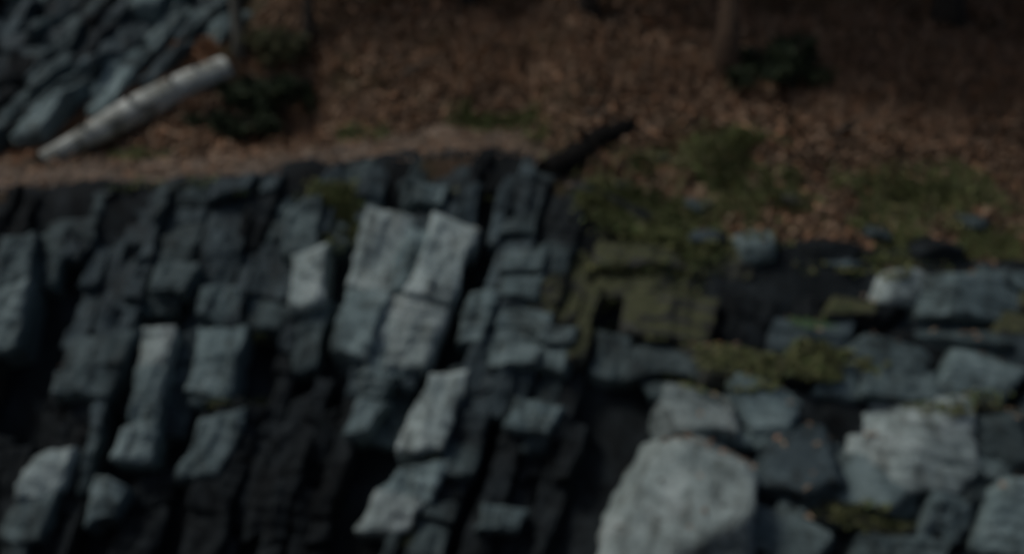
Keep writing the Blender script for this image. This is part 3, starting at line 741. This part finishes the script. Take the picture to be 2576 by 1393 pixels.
X, Y = scatter(105000, lambda X, Y: above(X, Y) & (rng.uniform(0, 1, len(X)) > moss_mask(X, Y)) & ~((X < -3.0 + (Y - 10.2) * .75) & (Y > 9.35) & (rng.uniform(0, 1, len(X)) > .12)))
o = leaves('leaf_litter', X, Y, .031, .012, (6, 3, .35, 3.5), LEAFS); tag(o, 'brown fallen leaves covering the hillside above the path', 'leaf litter', kind='stuff')
_a, _b = hit(60, 400)[0], hit(590, 130)[0]
q = rng.uniform(0, 1, 4200); X2 = _a.x + (_b.x - _a.x) * q - np.abs(rng.normal(0, .22, 4200)) + .12; Y2 = _a.y + (_b.y - _a.y) * q + rng.normal(.05, .16, 4200)
k = Y2 > lip_y(X2) + path_w(X2) * .7
o = leaves('log_leaves', X2[k], Y2[k], .036, .02, (1, 6, 1.5, .6), LEAFS); tag(o, 'rust-orange leaves drifted along the birch log', 'leaf litter', kind='stuff')
X, Y = scatter(9000, lambda X, Y: (rng.uniform(0, 1, len(X)) < .25 + .75 * (noise3(X * 2, Y * 3, 1.0) > .1)) & (Y > lip_y(X) + .02) & (Y < lip_y(X) + path_w(X)) & (X < .5), 7.5, 9.4)
o = leaves('path_leaves', X, Y, .03, .022, (4, 2, 2, 3), LEAFS, .3); tag(o, 'scattered dry leaves lying on the footpath', 'leaf litter', kind='stuff')

def blades(name, X, Y, h, wd, mats, weights, droop=.6, z=None):
    n = len(X); Z = (terrain(X, Y) if z is None else z) - .005
    an = rng.uniform(0, 2 * np.pi, n); hh = h * rng.uniform(.5, 1.4, n); w = wd * rng.uniform(.7, 1.3, n)
    dx, dy = np.cos(an), np.sin(an); lean = rng.uniform(.1, droop, n) * hh
    c = np.stack([X, Y, Z], 1); sd_ = np.stack([-dy, dx, 0 * dx], 1) * w[:, None]
    m = c + np.stack([dx * lean * .4, dy * lean * .4, hh * .65], 1); e = c + np.stack([dx * lean, dy * lean, hh * .95], 1)
    v = np.stack([c - sd_, c + sd_, m + sd_ * .7, m - sd_ * .7, e], 1).reshape(-1, 3)
    q = np.arange(5 * n).reshape(n, 5)
    f = np.concatenate([q[:, [0, 1, 2]], q[:, [0, 2, 3]], q[:, [3, 2, 4]]])
    k = rng.choice(len(mats), n, p=np.array(weights) / sum(weights)); idx = np.concatenate([k, k, k])
    return mesh_obj(name, v, f, None, mats=mats, idx=idx)
def patch_pts(spots, dens):
    XX, YY = [], []
    for px, py, rw, rh, m in spots:
        n = int(dens * m)
        for _ in range(n):
            a = random.uniform(0, 6.283); r = math.sqrt(random.random()) * random.uniform(.7, 1.1)
            XX.append((px + math.cos(a) * r * rw, py + math.sin(a) * r * rh))
    P = [hit(a, b)[0] for a, b in XX]
    return np.array([p.x for p in P]), np.array([p.y for p in P])
X, Y = patch_pts(MS, 260)
# cushions spread round each seed
X = np.repeat(X, 24) + rng.normal(0, .06, len(X) * 24); Y = np.repeat(Y, 24) + rng.normal(0, .06, len(Y) * 24)
k = fbm(X * 2.3, Y * 3.2, 6.0, 3, 14) > -.3; X, Y = X[k], Y[k]
k = rng.uniform(0, 1, len(X)) < .3
o = leaves('moss_mat', X[~k], Y[~k], .017, .014, (4, 2, 2), [MOSS, MOSS_G, GRASS], .45); tag(o, 'low yellow-green moss mat spread over the bank', 'moss', kind='stuff')
X, Y = X[k], Y[k]
o = blades('moss', X, Y, .035, .008, [MOSS, MOSS_G, GRASS], (4, 2, 2), 2.4); tag(o, 'yellow-green moss and short growth on the bank', 'moss', kind='stuff')
X, Y = patch_pts([(1750, 470, 300, 90, .5), (1500, 420, 160, 60, .2), (640, 110, 120, 50, .3), (2350, 520, 240, 90, .35)], 700)
o = blades('grass', X, Y, .13, .005, [GRASS, MOSS, LEAFS[2]], (4, 2, 1.2), 1.2); tag(o, 'thin dull grass growing on the mossy bank', 'grass', kind='stuff')

# dead bracken and stalks among the leaves
X = rng.uniform(-2.6, 6.5, 26000); Y = rng.uniform(9.1, 13.5, 26000)
k = (noise3(X * 1.3, Y * 1.3, 4.0) > -.1) & above(X, Y - .3); X, Y = X[k], Y[k]
o = blades('dead_bracken', X, Y, .17, .006, [LEAFS[0], LEAFS[1], LEAFS[3]], (4, 2, 3), 1.6); tag(o, 'brown dead bracken standing among the fallen leaves', 'bracken', kind='stuff')
# half-buried stones in the mossy bank
BS = [(2335, 632, 130, 70, 'black stone added as the shade of a cave mouth above the long blue-grey slab'), (1560, 470, 60, 34, 'grey stone half buried in the moss right of the rotten log'), (1760, 520, 80, 36, 'flat grey stone sunk in the moss bank below centre right'), (1990, 500, 70, 34, 'small dark stone in the moss bank right of the flat grey one'),  # first one is a black stone painting in a cave's shade
      (2200, 590, 90, 40, 'low dark stone at the foot of the mossy bank far right'), (1660, 400, 50, 26, 'little stone among leaves above the moss patch'), (2440, 560, 80, 36, 'dim stone on the bank near the right edge')]
for k, (px, py, w, h, lb) in enumerate(BS):
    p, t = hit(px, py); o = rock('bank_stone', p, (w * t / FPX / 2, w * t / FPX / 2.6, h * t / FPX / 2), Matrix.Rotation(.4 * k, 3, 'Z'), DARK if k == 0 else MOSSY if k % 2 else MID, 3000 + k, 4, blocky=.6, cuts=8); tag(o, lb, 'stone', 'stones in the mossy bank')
# pebbles on the path
n = 2200
X = rng.uniform(-6, .5, n); Y = lip_y(X) + .04 + rng.uniform(0, 1, n) * (path_w(X) - .04)
v0, f0 = ICO[2]; v0 = v0[:]; vs_, fs_ = [], []
import bmesh
_bm = bmesh.new(); bmesh.ops.create_icosphere(_bm, subdivisions=1, radius=1); v1 = np.array([x.co[:] for x in _bm.verts]); f1 = np.array([[q.index for q in p.verts] for p in _bm.faces]); _bm.free()
Z = terrain(X, Y) + .018; S = rng.uniform(.008, .03, n) * rng.uniform(.5, 1, n)
P = v1[None] * (S[:, None, None] * rng.uniform(.7, 1.3, (n, len(v1), 1))) * np.array([1.2, 1, .7]) + np.stack([X, Y, Z], 1)[:, None, :]
F = f1[None] + (np.arange(n) * len(v1))[:, None, None]
o = mesh_obj('path_pebbles', P.reshape(-1, 3), F.reshape(-1, 3), PEBBLE); tag(o, 'small tan pebbles strewn over the footpath', 'pebbles', kind='stuff')

# ------------------------------------------------------------------ fern, twigs
def fern(px, py, size, nfr, label, seed, lift=.0):
    b, t = hit(px, py); b = b + Vector((0, -.06, lift)); root = empty('fern', b); tag(root, label, 'fern', 'ferns among the stones'); bpy.context.view_layer.update()
    g = random.Random(seed)
    for k in range(nfr):
        an = 2 * math.pi * k / nfr + g.uniform(-.2, .2); L = size * g.uniform(.8, 1.2); V = []; F = []
        dx, dy = math.cos(an), math.sin(an)
        for i in range(14):
            q = i / 13; c = b + Vector((dx * L * q, dy * L * q, L * (.75 * q - .75 * q * q)))
            wl = L * .26 * math.sin(math.pi * min(1, q * .9 + .1)) * (1 - .5 * q)
            for sgn in (-1, 1):
                o_ = len(V); sdv = Vector((-dy, dx, 0)) * sgn
                V += [c, c + sdv * wl + Vector((dx, dy, 0)) * wl * .35 + Vector((0, 0, -.15 * wl)), c + Vector((dx, dy, .1)) * L * .05]
                F.append((o_, o_ + 1, o_ + 2))
        into(mesh_obj('frond', V, F, FERN), root)
fern(2025, 850, .20, 9, 'bright green fern growing on the mossy stone at right', 1, .1)
fern(2110, 790, .13, 7, 'smaller green fern above and right of the bright fern', 2, .06)
TW = [(300, 445, 60, 20), (900, 300, 120, -10), (1050, 180, 90, 25), (1700, 260, 130, -15), (2150, 330, 110, 12), (1250, 90, 80, 40), (2240, 230, 120, 8), (2050, 420, 100, -20), (1500, 300, 90, 15)]
TL = ['twig on the left part of the footpath', 'twig on the dark leaves above the middle of the path', 'twig high on the brown slope left of centre', 'twig on the brown slope below the stout trunk',
      'twig on the dim slope above the mossy bank', 'twig near the top edge at centre', 'twig on the rusty leaf patch at upper right', 'twig across the moss at right', 'twig above the black rotten log']
for (px, py, L, an), lb in zip(TW, TL):
    a, t = hit(px - L / 2, py + L / 2 * math.tan(R(an))); b, t2 = hit(px + L / 2, py - L / 2 * math.tan(R(an)))
    pts = [a.lerp(b, q) + Vector((0, 0, .02)) for q in (0, .3, .6, 1)]
    for p in pts: p.z = max(p.z, ground(p.x, p.y) + .02)
    pts[1] += Vector((0, 0, .03)); 
    V, F = join([tube(pts, [.014, .012, .009, .005], 7, 3, .05), tube([pts[2], pts[2] + (pts[3] - pts[2]) * .5 + Vector((.0, -.05, .08))], [.007, .003], 6, 3, 0)])
    tag(mesh_obj('twig', V, F, BARK_G if an > 0 else BARK), 'thin fallen ' + lb, 'twig', 'fallen twigs')

# ------------------------------------------------------------------ moss cushions and fallen leaves caught on the stones
bpy.context.view_layer.update(); dg = bpy.context.evaluated_depsgraph_get()
def drop(x, y, top=4.0):
    ok, p, n, _, ob, _ = scene.ray_cast(dg, Vector((x, y, 1.7 + .0)), Vector((0, 0, -1)))
    return (p, n, ob) if ok else (None, None, None)
MX, MY, MZ = [], [], []; QX, QY, QZ = [], [], []
MOSSR = [(1530, 640, 150, 80, 1.4), (1680, 600, 130, 60, 1.6), (1600, 740, 190, 60, 1.5), (1750, 820, 200, 90, 1.6), (2010, 850, 130, 60, 1.6), (830, 570, 60, 40, .8), (650, 690, 110, 30, 1.0), (560, 850, 110, 22, .7),
         (640, 1020, 110, 22, .8), (1850, 940, 170, 50, 1.2), (2120, 930, 120, 50, 1), (2250, 1290, 200, 40, .9), (2420, 1010, 160, 30, .6), (1460, 800, 100, 50, .8), (1900, 560, 220, 60, 1.2), (2150, 680, 150, 40, .9), (1250, 480, 150, 40, .6), (480, 470, 200, 20, .5)]
for px, py, rw, rh, m in MOSSR:
    for _ in range(int(120 * m)):
        a = random.uniform(0, 6.283); r = math.sqrt(random.random())
        d = ray(px + math.cos(a) * r * rw, py + math.sin(a) * r * rh)
        ok, p, n, _, ob, _ = scene.ray_cast(dg, CAM + d * 3.0, d.normalized())
        if not ok or n.z < .45: continue
        for _ in range(16):
            MX.append(p.x + random.gauss(0, .03)); MY.append(p.y + random.gauss(0, .022)); MZ.append(p.z - abs(random.gauss(0, .008)))
o = blades('stone_moss', np.array(MX), np.array(MY), .026, .009, [MOSS, MOSS_G, GRASS], (5, 2, 2), 2.2, z=np.array(MZ))
tag(o, 'dull green moss cushions growing on the stones', 'moss', kind='stuff')
for _ in range(2600):
    x, y = random.uniform(-5, 5), random.uniform(5.6, 8.4)
    p, n, ob = drop(x, y)
    if p is None or n.z < .75: continue
    if x < 1 and random.random() < .6: continue
    QX.append(p.x); QY.append(p.y); QZ.append(p.z)
QX, QY, QZ = map(np.array, (QX, QY, QZ))
o = leaves('stone_leaves', QX, QY, .03, QZ - terrain(QX, QY) + .008, (4, 1, 3, 2), LEAFS, .35)
tag(o, 'dry brown leaves caught on the stones of the bank', 'leaf litter', kind='stuff')
